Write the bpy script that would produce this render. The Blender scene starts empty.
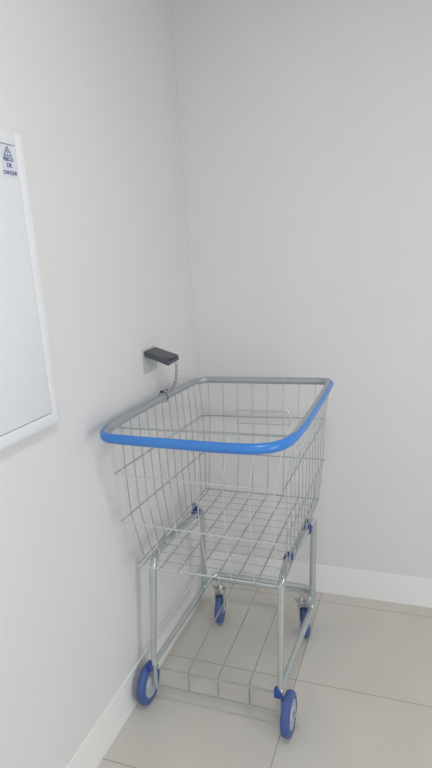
import bpy, bmesh, math, random
from mathutils import Vector, Matrix
random.seed(4)
S = bpy.context.scene
COL = S.collection
V = Vector
PI = math.pi

# ------------------------------------------------------------ camera
cam_d = bpy.data.cameras.new('camera')
cam = bpy.data.objects.new('camera', cam_d); COL.objects.link(cam)
cam_d.sensor_fit = 'VERTICAL'; cam_d.sensor_height = 36; cam_d.sensor_width = 36
cam_d.lens = 560 / 768 * 36
cam_d.clip_start = 0.02
ax = V((0.9380161, 0.01479875, -0.34627562))      # world axes seen from the camera (right, down, forward)
ay = V((0.33993088, -0.23421075, 0.91081959))
az = V((-0.06762248, -0.97207321, -0.224724))
right = V((ax[0], ay[0], az[0])); down = V((ax[1], ay[1], az[1])); fwd = V((ax[2], ay[2], az[2]))
M4 = Matrix((right, -down, -fwd)).transposed().to_4x4()
M4.translation = V((0.947, -2.2987, 1.55))
cam.matrix_world = M4
S.camera = cam

# ------------------------------------------------------------ world, lamps, exposure
w = bpy.data.worlds.new('world'); S.world = w; w.use_nodes = True
w.node_tree.nodes['Background'].inputs[0].default_value = (0.80, 0.88, 1.0, 1)
w.node_tree.nodes['Background'].inputs[1].default_value = 0.35
def area(name, loc, target, size, power, color, size_y=None):
    d = bpy.data.lights.new(name, 'AREA'); o = bpy.data.objects.new(name, d); COL.objects.link(o)
    d.energy = power; d.color = color; d.size = size
    if size_y: d.shape = 'RECTANGLE'; d.size_y = size_y
    o.location = loc
    o.rotation_euler = (V(target) - V(loc)).to_track_quat('-Z', 'Y').to_euler()
    return o
area('ceiling_lamp', (1.00, -1.75, 2.66), (1.00, -1.75, 0), 0.32, 12, (1.0, 0.985, 0.96))
area('corridor_fill', (1.3, -4.1, 1.4), (0.9, -0.6, 0.9), 1.4, 9, (0.95, 0.975, 1.0), 1.8)  # added frontal fill from the open corridor end, source unseen
area('side_fill', (2.68, -2.0, 1.05), (0.0, -1.40, 0.75), 1.1, 28.5, (0.93, 0.97, 1.0), 1.5)  # added fill to brighten the left wall; no actual window on this side
S.view_settings.view_transform = 'Standard'
S.view_settings.look = 'None'
S.view_settings.gamma = 1
S.view_settings.use_curve_mapping = False
S.view_settings.exposure = -0.09

# ------------------------------------------------------------ materials
def mat(name, col, rough=0.5, metal=0.0, var=0.0, scale=20, bump=0.0, bscale=200, rvar=0.0, spec=0.5):
    m = bpy.data.materials.new(name); m.use_nodes = True
    nt = m.node_tree; b = nt.nodes['Principled BSDF']
    b.inputs['Base Color'].default_value = (*col, 1)
    b.inputs['Roughness'].default_value = rough
    b.inputs['Metallic'].default_value = metal
    b.inputs['Specular IOR Level'].default_value = spec
    tc = nt.nodes.new('ShaderNodeTexCoord')
    if var or rvar:
        n = nt.nodes.new('ShaderNodeTexNoise'); n.inputs['Scale'].default_value = scale; n.inputs['Detail'].default_value = 4
        nt.links.new(tc.outputs['Object'], n.inputs['Vector'])
        r = nt.nodes.new('ShaderNodeMapRange')
        r.inputs['From Min'].default_value = 0.3; r.inputs['From Max'].default_value = 0.7
        r.inputs['To Min'].default_value = 1 - var; r.inputs['To Max'].default_value = 1 + var
        nt.links.new(n.outputs['Fac'], r.inputs['Value'])
        mx = nt.nodes.new('ShaderNodeVectorMath'); mx.operation = 'SCALE'
        mx.inputs[0].default_value = col
        nt.links.new(r.outputs[0], mx.inputs['Scale'])
        nt.links.new(mx.outputs[0], b.inputs['Base Color'])
        if rvar:
            r2 = nt.nodes.new('ShaderNodeMapRange')
            r2.inputs['To Min'].default_value = rough - rvar; r2.inputs['To Max'].default_value = rough + rvar
            nt.links.new(n.outputs['Fac'], r2.inputs['Value']); nt.links.new(r2.outputs[0], b.inputs['Roughness'])
    if bump:
        n = nt.nodes.new('ShaderNodeTexNoise'); n.inputs['Scale'].default_value = bscale; n.inputs['Detail'].default_value = 3
        nt.links.new(tc.outputs['Object'], n.inputs['Vector'])
        bp = nt.nodes.new('ShaderNodeBump'); bp.inputs['Strength'].default_value = bump; bp.inputs['Distance'].default_value = 0.002
        nt.links.new(n.outputs['Fac'], bp.inputs['Height']); nt.links.new(bp.outputs[0], b.inputs['Normal'])
    return m
M = {}
M['wall'] = mat('white_wall_paint', (0.80, 0.788, 0.782), 0.75, var=0.012, scale=2.5, bump=0.25, bscale=260, spec=0.3)
M['ceiling'] = mat('ceiling_paint', (0.66, 0.66, 0.65), 0.85)
M['skirt'] = mat('white_baseboard_paint', (0.93, 0.925, 0.91), 0.45, var=0.01, scale=6)
M['steel'] = mat('galvanised_tube_steel', (0.58, 0.635, 0.635), 0.29, metal=0.85, var=0.03, scale=60, rvar=0.02)
M['wire'] = mat('zinc_plated_wire', (0.50, 0.53, 0.54), 0.30, metal=0.85, var=0.05, scale=80)
M['lit_gate_wire'] = mat('lit_zinc_wire', (0.70, 0.73, 0.74), 0.35, metal=0.65, var=0.04, scale=80)  # lit copy of the zinc wire: light on the rear gate put into its colour
M['rim'] = mat('rim_tube_steel', (0.46, 0.49, 0.52), 0.40, metal=0.6, var=0.03, scale=50)
M['bumper'] = mat('bright_blue_plastic', (0.05, 0.235, 0.66), 0.28, var=0.03, scale=15)
M['rubber'] = mat('blue_rubber', (0.065, 0.12, 0.33), 0.5, var=0.08, scale=40)
M['clamp'] = mat('blue_nylon', (0.03, 0.075, 0.32), 0.4)
M['hub'] = mat('grey_nylon_hub', (0.50, 0.52, 0.56), 0.4, var=0.04, scale=50)
M['bolt'] = mat('bright_bolt_steel', (0.75, 0.75, 0.74), 0.22, metal=0.95)
M['chain'] = mat('chain_steel', (0.35, 0.35, 0.37), 0.32, metal=0.9)
M['dark'] = mat('dark_grey_plastic', (0.085, 0.092, 0.115), 0.42, var=0.05, scale=40)
M['black'] = mat('black_plastic', (0.02, 0.02, 0.022), 0.4)
M['plate'] = mat('pale_galvanised_plate', (0.62, 0.65, 0.63), 0.45, metal=0.4, var=0.05, scale=40)
M['panel'] = mat('white_enamel', (0.86, 0.875, 0.90), 0.35)
M['gap'] = mat('grey_seal', (0.30, 0.31, 0.33), 0.7)
M['label'] = mat('sticker_paper', (0.72, 0.76, 0.84), 0.5)
M['ink'] = mat('dark_blue_ink', (0.06, 0.075, 0.22), 0.5)

def tile_mat():
    m = bpy.data.materials.new('porcelain_floor_tile'); m.use_nodes = True
    nt = m.node_tree; L = nt.links; b = nt.nodes['Principled BSDF']
    tc = nt.nodes.new('ShaderNodeTexCoord'); sp = nt.nodes.new('ShaderNodeSeparateXYZ')
    L.new(tc.outputs['Object'], sp.inputs[0])
    T = 0.498
    def math_(op, a, bb=None, c=None):
        n = nt.nodes.new('ShaderNodeMath'); n.operation = op
        for i, v in enumerate((a, bb, c)):
            if v is None: continue
            if isinstance(v, (int, float)): n.inputs[i].default_value = v
            else: L.new(v, n.inputs[i])
        return n.outputs[0]
    def dist(sock, off, T):
        a = math_('ADD', sock, -off + 50 * T)
        mo = math_('MODULO', a, T)
        return math_('MINIMUM', mo, math_('SUBTRACT', T, mo)), math_('FLOOR', math_('DIVIDE', a, T))
    dx, ix = dist(sp.outputs[0], 0.524, 0.5265); dy, iy = dist(sp.outputs[1], -0.567, T)
    d = math_('MINIMUM', dx, dy)
    g = nt.nodes.new('ShaderNodeMapRange'); g.interpolation_type = 'SMOOTHSTEP'
    g.inputs['From Min'].default_value = 0.0008; g.inputs['From Max'].default_value = 0.0024
    L.new(d, g.inputs['Value'])
    n1 = nt.nodes.new('ShaderNodeTexNoise'); n1.inputs['Scale'].default_value = 5; n1.inputs['Detail'].default_value = 6
    L.new(tc.outputs['Object'], n1.inputs['Vector'])
    wn = nt.nodes.new('ShaderNodeTexWhiteNoise'); wn.noise_dimensions = '2D'
    cb = nt.nodes.new('ShaderNodeCombineXYZ'); L.new(ix, cb.inputs[0]); L.new(iy, cb.inputs[1]); L.new(cb.outputs[0], wn.inputs['Vector'])
    v = math_('ADD', math_('MULTIPLY', n1.outputs['Fac'], 0.16), math_('MULTIPLY', wn.outputs['Value'], 0.03))
    v = math_('ADD', v, 0.905)
    tile = nt.nodes.new('ShaderNodeVectorMath'); tile.operation = 'SCALE'; tile.inputs[0].default_value = (0.67, 0.64, 0.585)
    L.new(v, tile.inputs['Scale'])
    mx = nt.nodes.new('ShaderNodeMix'); mx.data_type = 'RGBA'
    L.new(g.outputs[0], mx.inputs['Factor'])
    mx.inputs['A'].default_value = (0.36, 0.345, 0.32, 1); L.new(tile.outputs[0], mx.inputs['B'])
    L.new(mx.outputs['Result'], b.inputs['Base Color'])
    b.inputs['Roughness'].default_value = 0.42
    bp = nt.nodes.new('ShaderNodeBump'); bp.inputs['Strength'].default_value = 0.4; bp.inputs['Distance'].default_value = 0.001
    L.new(g.outputs[0], bp.inputs['Height']); L.new(bp.outputs[0], b.inputs['Normal'])
    return m
M['tile'] = tile_mat()

# ------------------------------------------------------------ helpers
def obj(name, bm, material, parent=None, smooth=True):
    me = bpy.data.meshes.new(name)
    bmesh.ops.recalc_face_normals(bm, faces=bm.faces[:])
    bm.to_mesh(me); bm.free()
    me.materials.append(material)
    if smooth:
        for p in me.polygons: p.use_smooth = True
        try: me.set_sharp_from_angle(angle=math.radians(38))
        except Exception: pass
    o = bpy.data.objects.new(name, me); COL.objects.link(o)
    if parent: o.parent = parent
    return o
def thing(name, label, cat, loc=(0, 0, 0), group=None):
    o = bpy.data.objects.new(name, None); COL.objects.link(o); o.location = loc
    o.empty_display_size = 0.05
    o['label'] = label; o['category'] = cat
    if group: o['group'] = group
    return o
def part(name, bm, material, root, smooth=True):
    """bm is written in world coordinates; the part sits under root."""
    base = V((0, 0, 0)); p = root
    while p: base += p.location; p = p.parent
    bmesh.ops.translate(bm, verts=bm.verts[:], vec=-base)
    return obj(name, bm, material, root, smooth)
def box(bm, lo, hi, bevel=0.0):
    lo = V(lo); hi = V(hi)
    r = bmesh.ops.create_cube(bm, size=1, matrix=Matrix.Translation((lo + hi) / 2) @ Matrix.Diagonal((*(hi - lo), 1)))
    if bevel:
        es = {e for v in r['verts'] for e in v.link_edges}
        bmesh.ops.bevel(bm, geom=list(es), offset=bevel, segments=2, affect='EDGES', profile=0.5)
def fillet(pts, r, seg=7, closed=False):
    """round the corners of a polyline; r a number or one per point"""
    pts = [V(p) for p in pts]; n = len(pts); out = []
    for i, p in enumerate(pts):
        rr = r[i] if isinstance(r, (list, tuple)) else r
        if (not closed and i in (0, n - 1)) or rr <= 0: out.append(p); continue
        a = pts[i - 1]; b = pts[(i + 1) % n]
        da = (a - p).normalized(); db = (b - p).normalized()
        ang = da.angle(db)
        t = rr / math.tan(ang / 2)
        t = min(t, (a - p).length * 0.49, (b - p).length * 0.49)
        rr = t * math.tan(ang / 2)
        c = p + (da + db).normalized() * (rr / math.sin(ang / 2))
        s = p + da * t - c; e = p + db * t - c
        tot = s.angle(e); axis = s.cross(e).normalized()
        for k in range(seg + 1):
            out.append(c + Matrix.Rotation(tot * k / seg, 3, axis) @ s)
    return out
def sweep(bm, pts, rad, sides=8, closed=False, arc=None, up=None, thick=0.0, caps=True):
    """tube along pts. arc=(a0,a1): an open shell of the section, angles from outward (=tangent x up)"""
    pts = [V(p) for p in pts]; n = len(pts)
    tang = []
    for i in range(n):
        if closed: t = pts[(i + 1) % n] - pts[i - 1]
        elif i == 0: t = pts[1] - pts[0]
        elif i == n - 1: t = pts[-1] - pts[-2]
        else: t = (pts[i + 1] - pts[i]).normalized() + (pts[i] - pts[i - 1]).normalized()
        tang.append(t.normalized())
    if up is None:
        u0 = V((0, 0, 1)) if abs(tang[0].z) < 0.9 else V((1, 0, 0))
    rings = []; u = None
    for i in range(n):
        t = tang[i]
        if up is not None: side = t.cross(V(up)).normalized(); uu = side.cross(t).normalized()
        else:
            u = u0 if u is None else u
            u = (u - t * u.dot(t)).normalized(); uu = u; side = t.cross(uu)
        rr = rad[i] if isinstance(rad, (list, tuple)) else rad
        if arc:
            a1 = arc[1][i] if isinstance(arc[1], list) else arc[1]
            ang = [arc[0] + (a1 - arc[0]) * k / sides for k in range(sides + 1)]
            prof = [(rr, a) for a in ang] + [(rr - thick, a) for a in reversed(ang)]
        else: prof = [(rr, 2 * PI * k / sides) for k in range(sides)]
        rings.append([bm.verts.new(pts[i] + side * (q * math.cos(a)) + uu * (q * math.sin(a))) for q, a in prof])
    m = len(rings[0])
    for i in range(n if closed else n - 1):
        A = rings[i]; B = rings[(i + 1) % n]
        for k in range(m):
            bm.faces.new((A[k], A[(k + 1) % m], B[(k + 1) % m], B[k]))
    if not closed and caps:
        bm.faces.new(rings[0]); bm.faces.new(rings[-1])
def lathe(bm, prof, c, axis='x', seg=32):
    """closed profile of (radius, along) turned about an axis through c"""
    rings = []
    for k in range(seg):
        a = 2 * PI * k / seg; ring = []
        for r, h in prof:
            if axis == 'x': v = V((h, r * math.cos(a), r * math.sin(a)))
            elif axis == 'y': v = V((r * math.cos(a), h, r * math.sin(a)))
            else: v = V((r * math.cos(a), r * math.sin(a), h))
            ring.append(bm.verts.new(V(c) + v))
        rings.append(ring)
    m = len(prof)
    for k in range(seg):
        A = rings[k]; B = rings[(k + 1) % seg]
        for j in range(m):
            jj = (j + 1) % m
            if prof[j][0] == 0 and prof[jj][0] == 0: continue
            bm.faces.new((A[j], B[j], B[jj], A[jj]))
    bmesh.ops.remove_doubles(bm, verts=bm.verts[:], dist=1e-6)
def lerp(a, b, t): return V(a) * (1 - t) + V(b) * t
def struct(name, lo, hi, material):
    bm = bmesh.new(); box(bm, lo, hi)
    o = obj(name, bm, material, smooth=False); o['kind'] = 'structure'; return o

# ------------------------------------------------------------ the room
X1, Y1, HC = 2.75, -4.2, 2.7
struct('floor', (-0.15, Y1, -0.1), (X1 + 0.15, 0.15, 0), M['tile'])
struct('ceiling', (-0.15, Y1, HC), (X1 + 0.15, 0.15, HC + 0.1), M['ceiling'])
struct('wall_left', (-0.13, Y1, 0), (-0.005, 0.005, HC), M['wall'])
struct('wall_back', (-0.13, 0.005, 0), (X1 + 0.13, 0.14, HC), M['wall'])
struct('wall_right', (X1, Y1, 0), (X1 + 0.12, 0.005, HC), M['wall'])
def skirting(name, lo, hi, front):
    bm = bmesh.new(); box(bm, lo, hi)
    es = [e for e in bm.edges if all(v.co.z > 0.1 for v in e.verts) and all(abs(v.co[front[0]] - front[1]) < 1e-4 for v in e.verts)]
    bmesh.ops.bevel(bm, geom=es, offset=0.0012, segments=2, affect='EDGES')
    o = obj(name, bm, M['skirt']); o['kind'] = 'structure'
skirting('baseboard_left', (-0.005, Y1, 0), (0.0, 0.005, 0.1375), (0, 0.0))
skirting('baseboard_back', (0.0, 0.0, 0), (X1, 0.005, 0.1365), (1, 0.0))
skirting('baseboard_right', (X1 - 0.012, Y1, 0), (X1, 0.0, 0.14), (0, X1 - 0.012))

# ------------------------------------------------------------ electrical panel on the left wall
pn = thing('electrical_panel', 'white metal electrical panel with framed door and small warning sticker on the left wall', 'panel', (-0.005, -1.36, 1.137))
ya, yb, za, zb = -1.64, -1.071, 1.137, 1.868
bm = bmesh.new()
fw, xf = 0.031, 0.020
box(bm, (-0.005, ya, za), (xf, ya + fw, zb), 0.003); box(bm, (-0.005, yb - fw, za), (xf, yb, zb), 0.003)
box(bm, (-0.005, ya + fw - 0.004, za), (xf, yb - fw + 0.004, za + fw), 0.003); box(bm, (-0.005, ya + fw - 0.004, zb - fw), (xf, yb - fw + 0.004, zb), 0.003)
part('frame', bm, M['panel'], pn)
bm = bmesh.new(); box(bm, (-0.005, ya + fw, za + fw), (0.008, yb - fw, zb - fw)); part('backing', bm, M['gap'], pn, False)
bm = bmesh.new(); g = 0.0016
box(bm, (0.010, ya + fw + g, za + fw + g), (0.0185, yb - fw - g, zb - fw - g), 0.001); door = part('door', bm, M['panel'], pn)
bm = bmesh.new(); lathe(bm, [(0, 0), (0.012, 0), (0.012, 0.004), (0.009, 0.006), (0, 0.006)], (0.0186, ya + fw + 0.04, 1.50), 'x', 24); part('latch', bm, M['bolt'], door)
bm = bmesh.new(); box(bm, (0.0186, -1.158, 1.7615), (0.0191, -1.108, 1.833)); stk = part('sticker', bm, M['label'], door, False)
stk['label'] = 'small blue and white warning sticker'
bm = bmesh.new()
def bar(a, b, wd=0.0022):                # flat printed stroke on the sticker, in (y, z)
    a = V((0.0194, *a)); b = V((0.0194, *b)); d = (b - a).normalized(); s = V((1, 0, 0)).cross(d) * wd / 2
    for f in (0.0191, 0.0195):
        q = [bm.verts.new(V((f, *p[1:]))) for p in (a - s, b - s, b + s, a + s)]; bm.faces.new(q)
cy = -1.1340
bar((cy - 0.012, 1.812), (cy, 1.831)); bar((cy, 1.831), (cy + 0.012, 1.812)); bar((cy - 0.0145, 1.811), (cy + 0.0145, 1.811), 0.002)
bar((cy + 0.001, 1.825), (cy - 0.003, 1.819), 0.0015); bar((cy - 0.003, 1.819), (cy + 0.003, 1.819), 0.0015); bar((cy + 0.003, 1.819), (cy - 0.001, 1.8135), 0.0015)
part('warning_triangle', bm, M['ink'], stk.parent, False).parent = stk
for txt, z, sz in (('RISCO', 1.7985, 0.0125), ('DE', 1.7845, 0.0135), ('CHOQUE', 1.7685, 0.0112)):
    cu = bpy.data.curves.new('t', 'FONT'); cu.body = txt; cu.size = sz; cu.align_x = 'CENTER'; cu.extrude = 0.0002; cu.offset = 0.0004
    t = bpy.data.objects.new('t', cu); COL.objects.link(t)
    me = bpy.data.meshes.new_from_object(t.evaluated_get(bpy.context.evaluated_depsgraph_get()))
    bpy.data.objects.remove(t)
    me.transform(Matrix(((0, 0, 1, 0.0193), (1, 0, 0, cy), (0, 1, 0, z), (0, 0, 0, 1))))
    b2 = bmesh.new(); b2.from_mesh(me)
    part('lettering', b2, M['ink'], stk.parent, False).parent = stk

# ------------------------------------------------------------ lock holder on the wall and its chain
lk = thing('cart_lock', 'dark grey plastic cart lock jutting out of a pale steel plate on the wall', 'lock', (-0.005, -0.47, 1.14))
bm = bmesh.new(); box(bm, (-0.005, -0.524, 1.143), (-0.0025, -0.416, 1.232), 0.0008); part('back_plate', bm, M['plate'], lk)
bm = bmesh.new()
def slab(bm, x0, x1, y0, y1, z0, z1, drop0, drop1, th, bev):
    r = bmesh.ops.create_cube(bm, size=1)
    for v in r['verts']:
        fx = v.co.x > 0; fy = v.co.y > 0; fz = v.co.z > 0
        zt = (z1 if fx else z0) + (0.004 if (fy and fx) else 0)
        v.co = V((x1 if fx else x0, (y1 if fy else y0) , zt if fz else zt - th))
    bmesh.ops.bevel(bm, geom=list({e for v in r['verts'] for e in v.link_edges}), offset=bev, segments=2, affect='EDGES')
slab(bm, -0.0025, 0.092, -0.514, -0.418, 1.228, 1.192, 0, 0, 0.020, 0.003)
part('lock_body', bm, M['dark'], lk)
bm = bmesh.new(); box(bm, (0.058, -0.500, 1.1915), (0.0925, -0.440, 1.1985), 0.002)
for v in bm.verts: v.co.z += (0.075 - v.co.x) * 0.36 + 0.001
part('key_slot', bm, M['black'], lk)
for y, z in ((-0.512, 1.158), (-0.430, 1.19)):
    bm = bmesh.new(); lathe(bm, [(0, 0), (0.004, 0), (0.0035, 0.002), (0, 0.003)], (-0.0025, y, z), 'x', 12); part('screw', bm, M['bolt'], lk)

ch = thing('chain', 'thin steel chain hanging from the dark wall lock to the cart rim', 'chain', (0.09, -0.448, 1.17))
cp = [V(p) for p in ((0.0945, -0.452, 1.168), (0.0925, -0.452, 1.14), (0.088, -0.452, 1.115), (0.081, -0.453, 1.092), (0.073, -0.456, 1.077), (0.062, -0.463, 1.0725), (0.053, -0.474, 1.0735), (0.047, -0.485, 1.0735))]
dense = []
for i in range(len(cp) - 1):
    for k in range(20): dense.append(lerp(cp[i], cp[i + 1], k / 20))
pitch = 0.0150; acc = pitch; samples = []
for i in range(1, len(dense)):
    acc += (dense[i] - dense[i - 1]).length
    if acc >= pitch: samples.append((dense[i], (dense[i] - dense[i - 1]).normalized())); acc = 0
lb = bmesh.new()
lp = []
for k in range(7): a = -PI / 2 + PI * k / 6; lp.append(V((0.0062 + 0.0040 * math.cos(a), 0.0042 * math.sin(a), 0)))
for k in range(7): a = PI / 2 + PI * k / 6; lp.append(V((-0.0062 + 0.0040 * math.cos(a), 0.0042 * math.sin(a), 0)))
sweep(lb, lp, 0.0013, 6, closed=True)
link0 = obj('link', lb, M['chain'], ch)
for i, (p, d) in enumerate(samples):
    o = link0 if i == 0 else link0.copy()
    if i: COL.objects.link(o); o.parent = ch
    q = d.to_track_quat('X', 'Z').to_matrix().to_4x4() @ Matrix.Rotation(PI / 2 * (i % 2) + 0.5, 4, 'X')
    q.translation = p - ch.location
    o.matrix_local = q
bm = bmesh.new()                      # black clip that closes the chain round the rim tube
lp2 = [V((0.048 + 0.0188 * math.cos(a), -0.490, 1.050 + 0.0192 * math.sin(a))) for a in [2 * PI * k / 20 for k in range(20)]]
sweep(bm, lp2, 0.0013, 6, closed=True); box(bm, (0.038, -0.495, 1.0665), (0.048, -0.484, 1.0750), 0.002)
part('chain_clip', bm, M['black'], ch)

# ------------------------------------------------------------ the shopping cart
cart = thing('shopping_cart', 'tall galvanised wire shopping cart with blue rim bumper and blue wheels by the corner', 'shopping cart', (0.32, -0.56, 0))
ZR = 1.050
# rim: straight sides, square far corners, bowed handle side towards the viewer
base = [V(p) for p in ((0.620, -0.197, ZR), (0.066, -0.197, ZR), (0.020, -0.868, ZR))]
ring = fillet([(0.624, -0.50, ZR), (0.619, -0.199, ZR), (0.072, -0.199, ZR), (0.048, -0.50, ZR)], [0, 0.055, 0.055, 0], 8)
ring += [V((x, y, ZR)) for x, y in ((0.0345, -0.76), (0.0385, -0.835), (0.044, -0.880), (0.053, -0.913), (0.069, -0.938), (0.088, -0.951),
         (0.127, -0.957), (0.19, -0.962), (0.28, -0.967), (0.37, -0.972), (0.44, -0.976), (0.50, -0.976), (0.545, -0.970),
         (0.578, -0.955), (0.600, -0.930), (0.613, -0.893), (0.619, -0.845), (0.6235, -0.76))]
cover = [math.radians(36 + 46 * max(0, min(1, (-0.80 - p.y) / 0.09), 0.6 * min(1, (p.x - 0.57) / 0.04))) for p in ring]     # the sleeve reaches further over the handle side
bm = bmesh.new(); sweep(bm, ring, 0.0135, 14, closed=True, up=(0, 0, 1)); rim = part('rim_tube', bm, M['rim'], cart)
bm = bmesh.new()
# outward is tangent x up reversed or not depending on the direction of travel (the loop runs anticlockwise seen from above)
sweep(bm, ring, 0.0155, 14, closed=True, up=(0, 0, 1), arc=(-math.radians(72), cover), thick=0.0026)
part('blue_bumper', bm, M['bumper'], cart)

# rings of the basket: corners (near left, near right, far right, far left)
LV = {'top': [(0.046, -0.862, ZR - 0.004), (0.616, -0.866, ZR - 0.004), (0.618, -0.209, ZR - 0.004), (0.078, -0.209, ZR - 0.004)],
      'upper': [(0.047, -0.870, 0.902), (0.586, -0.897, 0.902), (0.590, -0.205, 0.900), (0.086, -0.212, 0.898)],
      'lower': [(0.054, -0.875, 0.742), (0.582, -0.897, 0.740), (0.582, -0.215, 0.735), (0.082, -0.212, 0.737)],
      'base': [(0.078, -0.852, 0.576), (0.563, -0.852, 0.572), (0.562, -0.228, 0.572), (0.078, -0.224, 0.574)]}
order = ['top', 'upper', 'lower', 'base']
WR, BR = 0.0019, 0.0027
def edge_point(level, a, b, t): return lerp(LV[level][a], LV[level][b], t)
def panel(name, a, b, ts, out, m='wire'):
    """one wire side of the basket between corners a and b; vertical wires at the fractions ts"""
    bm = bmesh.new()
    for t in ts:
        tt = t if isinstance(t, tuple) else (t, t)
        pts = [edge_point(l, a, b, tt[0] + (tt[1] - tt[0]) * i / 3) for i, l in enumerate(order)]
        pts[0] += V((0, 0, 0.0))
        sweep(bm, pts, WR if m == 'wire' else 0.0014, 6)
    o = V(out) * (BR + WR * 0.6)
    for l in ('upper', 'lower'):
        sweep(bm, [V(LV[l][a]) + o, V(LV[l][b]) + o], BR if m == 'wire' else 0.0021, 6)
    sweep(bm, [V(LV['base'][a]), V(LV['base'][b])], BR, 6)
    return part(name, bm, M[m], cart)
nside = 12
panel('side_panel', 0, 3, [(i + 0.0) / nside for i in range(1, nside + 1)], (-1, 0, 0))
panel('side_panel', 1, 2, [(i + 0.0) / nside for i in range(1, nside + 1)], (1, 0, 0))
panel('front_panel', 3, 2, [(0.075 + 0.1175 * i, 0.03 + 0.134 * i) for i in range(8)], (0, 1, 0))
pr = panel('rear_panel', 0, 1, [0.045, 0.20, 0.36, 0.515, 0.67, 0.82, 0.96], (0, -1, 0), 'lit_gate_wire')
bm = bmesh.new(); sweep(bm, [V(LV['top'][0]) + V((-0.006, 0, 0.006)), V(LV['top'][1]) + V((0.004, 0, 0.006))], 0.0036, 8); part('gate_bar', bm, M['rim'], cart)
# wire floor of the basket
bm = bmesh.new()
for i in range(8):
    t = 0.035 + 0.133 * i
    a = lerp(LV['base'][0], LV['base'][1], t); b = lerp(LV['base'][3], LV['base'][2], t)
    sweep(bm, [a - V((0, 0.004, 0)), b + V((0, 0.004, 0))], 0.0031, 6)
for j in range(1, 12):
    t = j / 12
    a = lerp(LV['base'][0], LV['base'][3], t); b = lerp(LV['base'][1], LV['base'][2], t)
    sweep(bm, [a - V((0, 0, 0.0042)), b - V((0, 0, 0.0042))], 0.0012, 6)
part('basket_floor', bm, M['wire'], cart)
# flat wire holder for a plate on the far panel
bm = bmesh.new()
hy = -0.2165
for z in (0.928, 0.873): sweep(bm, [(0.240, hy, z), (0.452, hy, z)], 0.0015, 6)
sweep(bm, [(0.236, hy - 0.002, 0.936), (0.244, hy - 0.004, 0.905), (0.236, hy - 0.002, 0.868)], 0.0018, 6)
sweep(bm, [(0.238, hy, 0.936), (0.230, hy - 0.002, 0.910)], 0.0018, 6)
sweep(bm, [(0.446, hy - 0.002, 0.940), (0.462, hy - 0.004, 0.905), (0.452, hy - 0.002, 0.868)], 0.0018, 6)
part('plate_holder', bm, M['wire'], cart)

# tube frame: one closed side on each hand
TR = 0.0125
def side_frame(xb, xt_n, xt_f, yf, xb_f, zf, rf):
    bm = bmesh.new()
    path = fillet([(xb, -0.803, 0.156), (xt_n, -0.752, 0.528), (xt_n + (xt_f - xt_n) * 0.12, -0.685, 0.553), (xt_f, yf, 0.528), (xb_f, -0.318, zf), (xb, -0.800, 0.160)],
                  [0, 0.05, 0.06, 0.030, rf, 0], 8)
    n = len(path)
    rad = [TR] * n; rad[0] = 0.009; rad[-1] = 0.009
    sweep(bm, path, rad, 12)
    o = part('side_frame', bm, M['steel'], cart)
    s = -1 if xb < 0.3 else 1
    bm = bmesh.new()                                  # flattened fork plate that carries the axle
    sweep(bm, [(xb, -0.800, 0.156), (xb, -0.802, 0.095), (xb, -0.803, 0.062)], [0.009, 0.0085, 0.0075], 10)
    part('axle_bracket', bm, M['steel'], cart)
    bm = bmesh.new(); lathe(bm, [(0, -0.012), (0.007, -0.012), (0.007, 0.012), (0, 0.012)], (xb, -0.803, 0.157), 'x', 12); part('bolt', bm, M['bolt'], cart)
    return o
side_frame(0.070, 0.080, 0.094, -0.320, 0.076, 0.158, 0.02)
side_frame(0.527, 0.535, 0.558, -0.312, 0.541, 0.136, 0.022)
# U-shaped crossbar at the caster end
bm = bmesh.new()
sweep(bm, fillet([(0.094, -0.345, 0.180), (0.104, -0.270, 0.198), (0.538, -0.272, 0.196), (0.532, -0.350, 0.178)], [0, 0.065, 0.045, 0], 8), 0.0115, 12)
part('crossbar', bm, M['steel'], cart)
bm = bmesh.new(); sweep(bm, [(0.094, -0.275, 0.174), (0.534, -0.275, 0.174)], 0.006, 10); part('crossbar', bm, M['steel'], cart)
# lower rack of bent wires
bm = bmesh.new()
for x in (0.198, 0.307, 0.418):
    sweep(bm, fillet([(x + 0.004, -0.300, 0.176), (x, -0.795, 0.148), (x, -0.803, 0.074)], [0, 0.008, 0], 4), 0.0031, 6)
sweep(bm, [(0.068, -0.801, 0.1455), (0.526, -0.801, 0.1455)], 0.0039, 8)
sweep(bm, [(0.068, -0.806, 0.076), (0.526, -0.806, 0.076)], 0.0039, 8)
part('lower_rack', bm, M['wire'], cart)
# blue clamps between basket and frame
for x, y, zt in ((0.089, -0.372, 0.5315), (0.082, -0.655, 0.5510), (0.552, -0.410, 0.534), (0.538, -0.655, 0.5510)):
    bm = bmesh.new()
    sweep(bm, [(x, y - 0.014, zt), (x, y + 0.014, zt)], 0.0175, 14)
    box(bm, (x - 0.011, y - 0.012, zt + 0.010), (x + 0.011, y + 0.012, 0.5705), 0.003)
    steel = x < 0.3 and y < -0.5
    cl = part('clamp', bm, M['plate' if steel else 'clamp'], cart)
    if steel: cl['label'] = 'bare steel clamp'
    bm = bmesh.new(); sweep(bm, [(x - 0.021, y, zt), (x + 0.021, y, zt)], 0.004, 8)
    p = part('screw', bm, M['bolt'], cart); p.parent = cl
# blue end caps of the rear tube
for x, s in ((0.058, -1), (0.519, 1)):
    bm = bmesh.new(); box(bm, (x - 0.012, -0.818, 0.134), (x + 0.012, -0.790, 0.166), 0.007); part('end_cap', bm, M['clamp'], cart)
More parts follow.
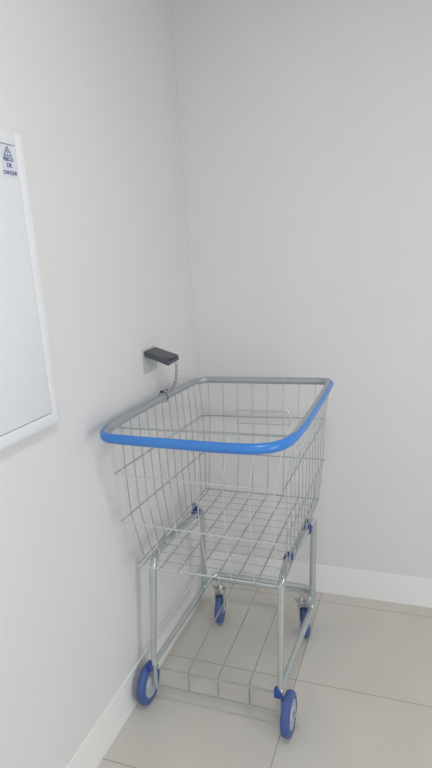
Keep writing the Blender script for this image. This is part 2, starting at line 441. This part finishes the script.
# big fixed wheels
def wheel(xc, yc, s):
    R, hw = 0.0715, 0.0145; c = (xc, yc, R + 0.0005)
    bm = bmesh.new()
    lathe(bm, [(R * 0.66, -hw), (R * 0.86, -hw), (R * 0.95, -hw * 0.8), (R * 0.99, -hw * 0.4), (R, 0), (R * 0.99, hw * 0.4), (R * 0.95, hw * 0.8), (R * 0.86, hw), (R * 0.66, hw), (R * 0.64, 0)], c, 'x', 48)
    wo = part('rear_wheel', bm, M['rubber'], cart)
    bm = bmesh.new()
    lathe(bm, [(0.007, -hw * 1.1), (0.024, -hw * 1.1), (0.028, -hw * 0.5), (R * 0.55, -hw * 0.45), (R * 0.60, -hw * 0.95), (R * 0.675, -hw * 0.95),
               (R * 0.675, hw * 0.95), (R * 0.60, hw * 0.95), (R * 0.55, hw * 0.45), (0.028, hw * 0.5), (0.024, hw * 1.1), (0.007, hw * 1.1)], c, 'x', 40)
    for k in range(6):
        a = 2 * PI * k / 6
        d = V((0, math.cos(a), math.sin(a)))
        sweep(bm, [V(c) + d * 0.024, V(c) + d * (R * 0.6)], 0.0085, 6)
    h = part('hub', bm, M['hub'], cart); h.parent = wo
    bm = bmesh.new()
    x0, x1 = sorted((-s * 0.026, s * 0.022)); 
    lathe(bm, [(0, x0), (0.0055, x0), (0.0055, x1), (0, x1)], c, 'x', 12)
    lathe(bm, [(0, s * 0.0195), (0.0115, s * 0.0195), (0.0115, s * 0.0265), (0.005, s * 0.0275), (0.005, s * 0.034), (0, s * 0.034)] if s > 0 else [(0, -0.0195), (0.009, -0.0195), (0.009, -0.024), (0, -0.024)], c, 'x', 6)
    b = part('axle_bolt', bm, M['bolt'], cart); b.parent = wo
wheel(0.039, -0.801, -1)
wheel(0.551, -0.800, 1)
# small swivel casters under the crossbar
def caster(x, y, yaw):
    cr = bpy.data.objects.new('caster', None); COL.objects.link(cr); cr.parent = cart; cr.location = V((x, y, 0)) - cart.location
    cr.empty_display_size = 0.03
    R, hw, tr = 0.062, 0.0125, 0.026
    cr.rotation_euler = (0, 0, yaw)
    def sub(name, bm, m, par=cr): return obj(name, bm, m, par)
    c = (0, -tr, R + 0.0005)
    bm = bmesh.new(); lathe(bm, [(0.018, -hw), (R * 0.88, -hw), (R * 0.97, -hw * 0.6), (R, 0), (R * 0.97, hw * 0.6), (R * 0.88, hw), (0.018, hw)], c, 'x', 36); sub('caster_wheel', bm, M['rubber'])
    bm = bmesh.new(); lathe(bm, [(0.004, -hw * 1.15), (0.0185, -hw * 1.15), (0.0185, hw * 1.15), (0.004, hw * 1.15)], c, 'x', 24); sub('hub', bm, M['hub'])
    bm = bmesh.new()
    for s in (-1, 1):
        xx = s * 0.0175
        prof = [(0.022, 0.136), (-0.030, 0.136), (-0.040, 0.065), (-0.034, 0.052), (-0.018, 0.052), (-0.010, 0.066)]
        for_f = []
        for dx in (-0.0012, 0.0012): for_f.append([bm.verts.new((xx + dx, a, b)) for a, b in prof])
        bm.faces.new(for_f[0]); bm.faces.new(for_f[1])
        for k in range(len(prof)): bm.faces.new((for_f[0][k], for_f[0][(k + 1) % 6], for_f[1][(k + 1) % 6], for_f[1][k]))
    box(bm, (-0.0187, -0.030, 0.1335), (0.0187, 0.022, 0.1367), 0.0008)
    sub('fork', bm, M['steel'])
    bm = bmesh.new(); lathe(bm, [(0, 0.1365), (0.019, 0.1365), (0.027, 0.139), (0.028, 0.144), (0.022, 0.147), (0.031, 0.149), (0.031, 0.153), (0.012, 0.154), (0.012, 0.164), (0.009, 0.166), (0.009, 0.190), (0, 0.190)], (0, 0, 0), 'z', 28); sub('swivel_head', bm, M['bolt'])
    bm = bmesh.new(); lathe(bm, [(0, -0.024), (0.0065, -0.024), (0.0065, 0.024), (0, 0.024)], c, 'x', 6); sub('axle_bolt', bm, M['bolt'])
caster(0.138, -0.290, 0.12)
caster(0.496, -0.290, 0.40)
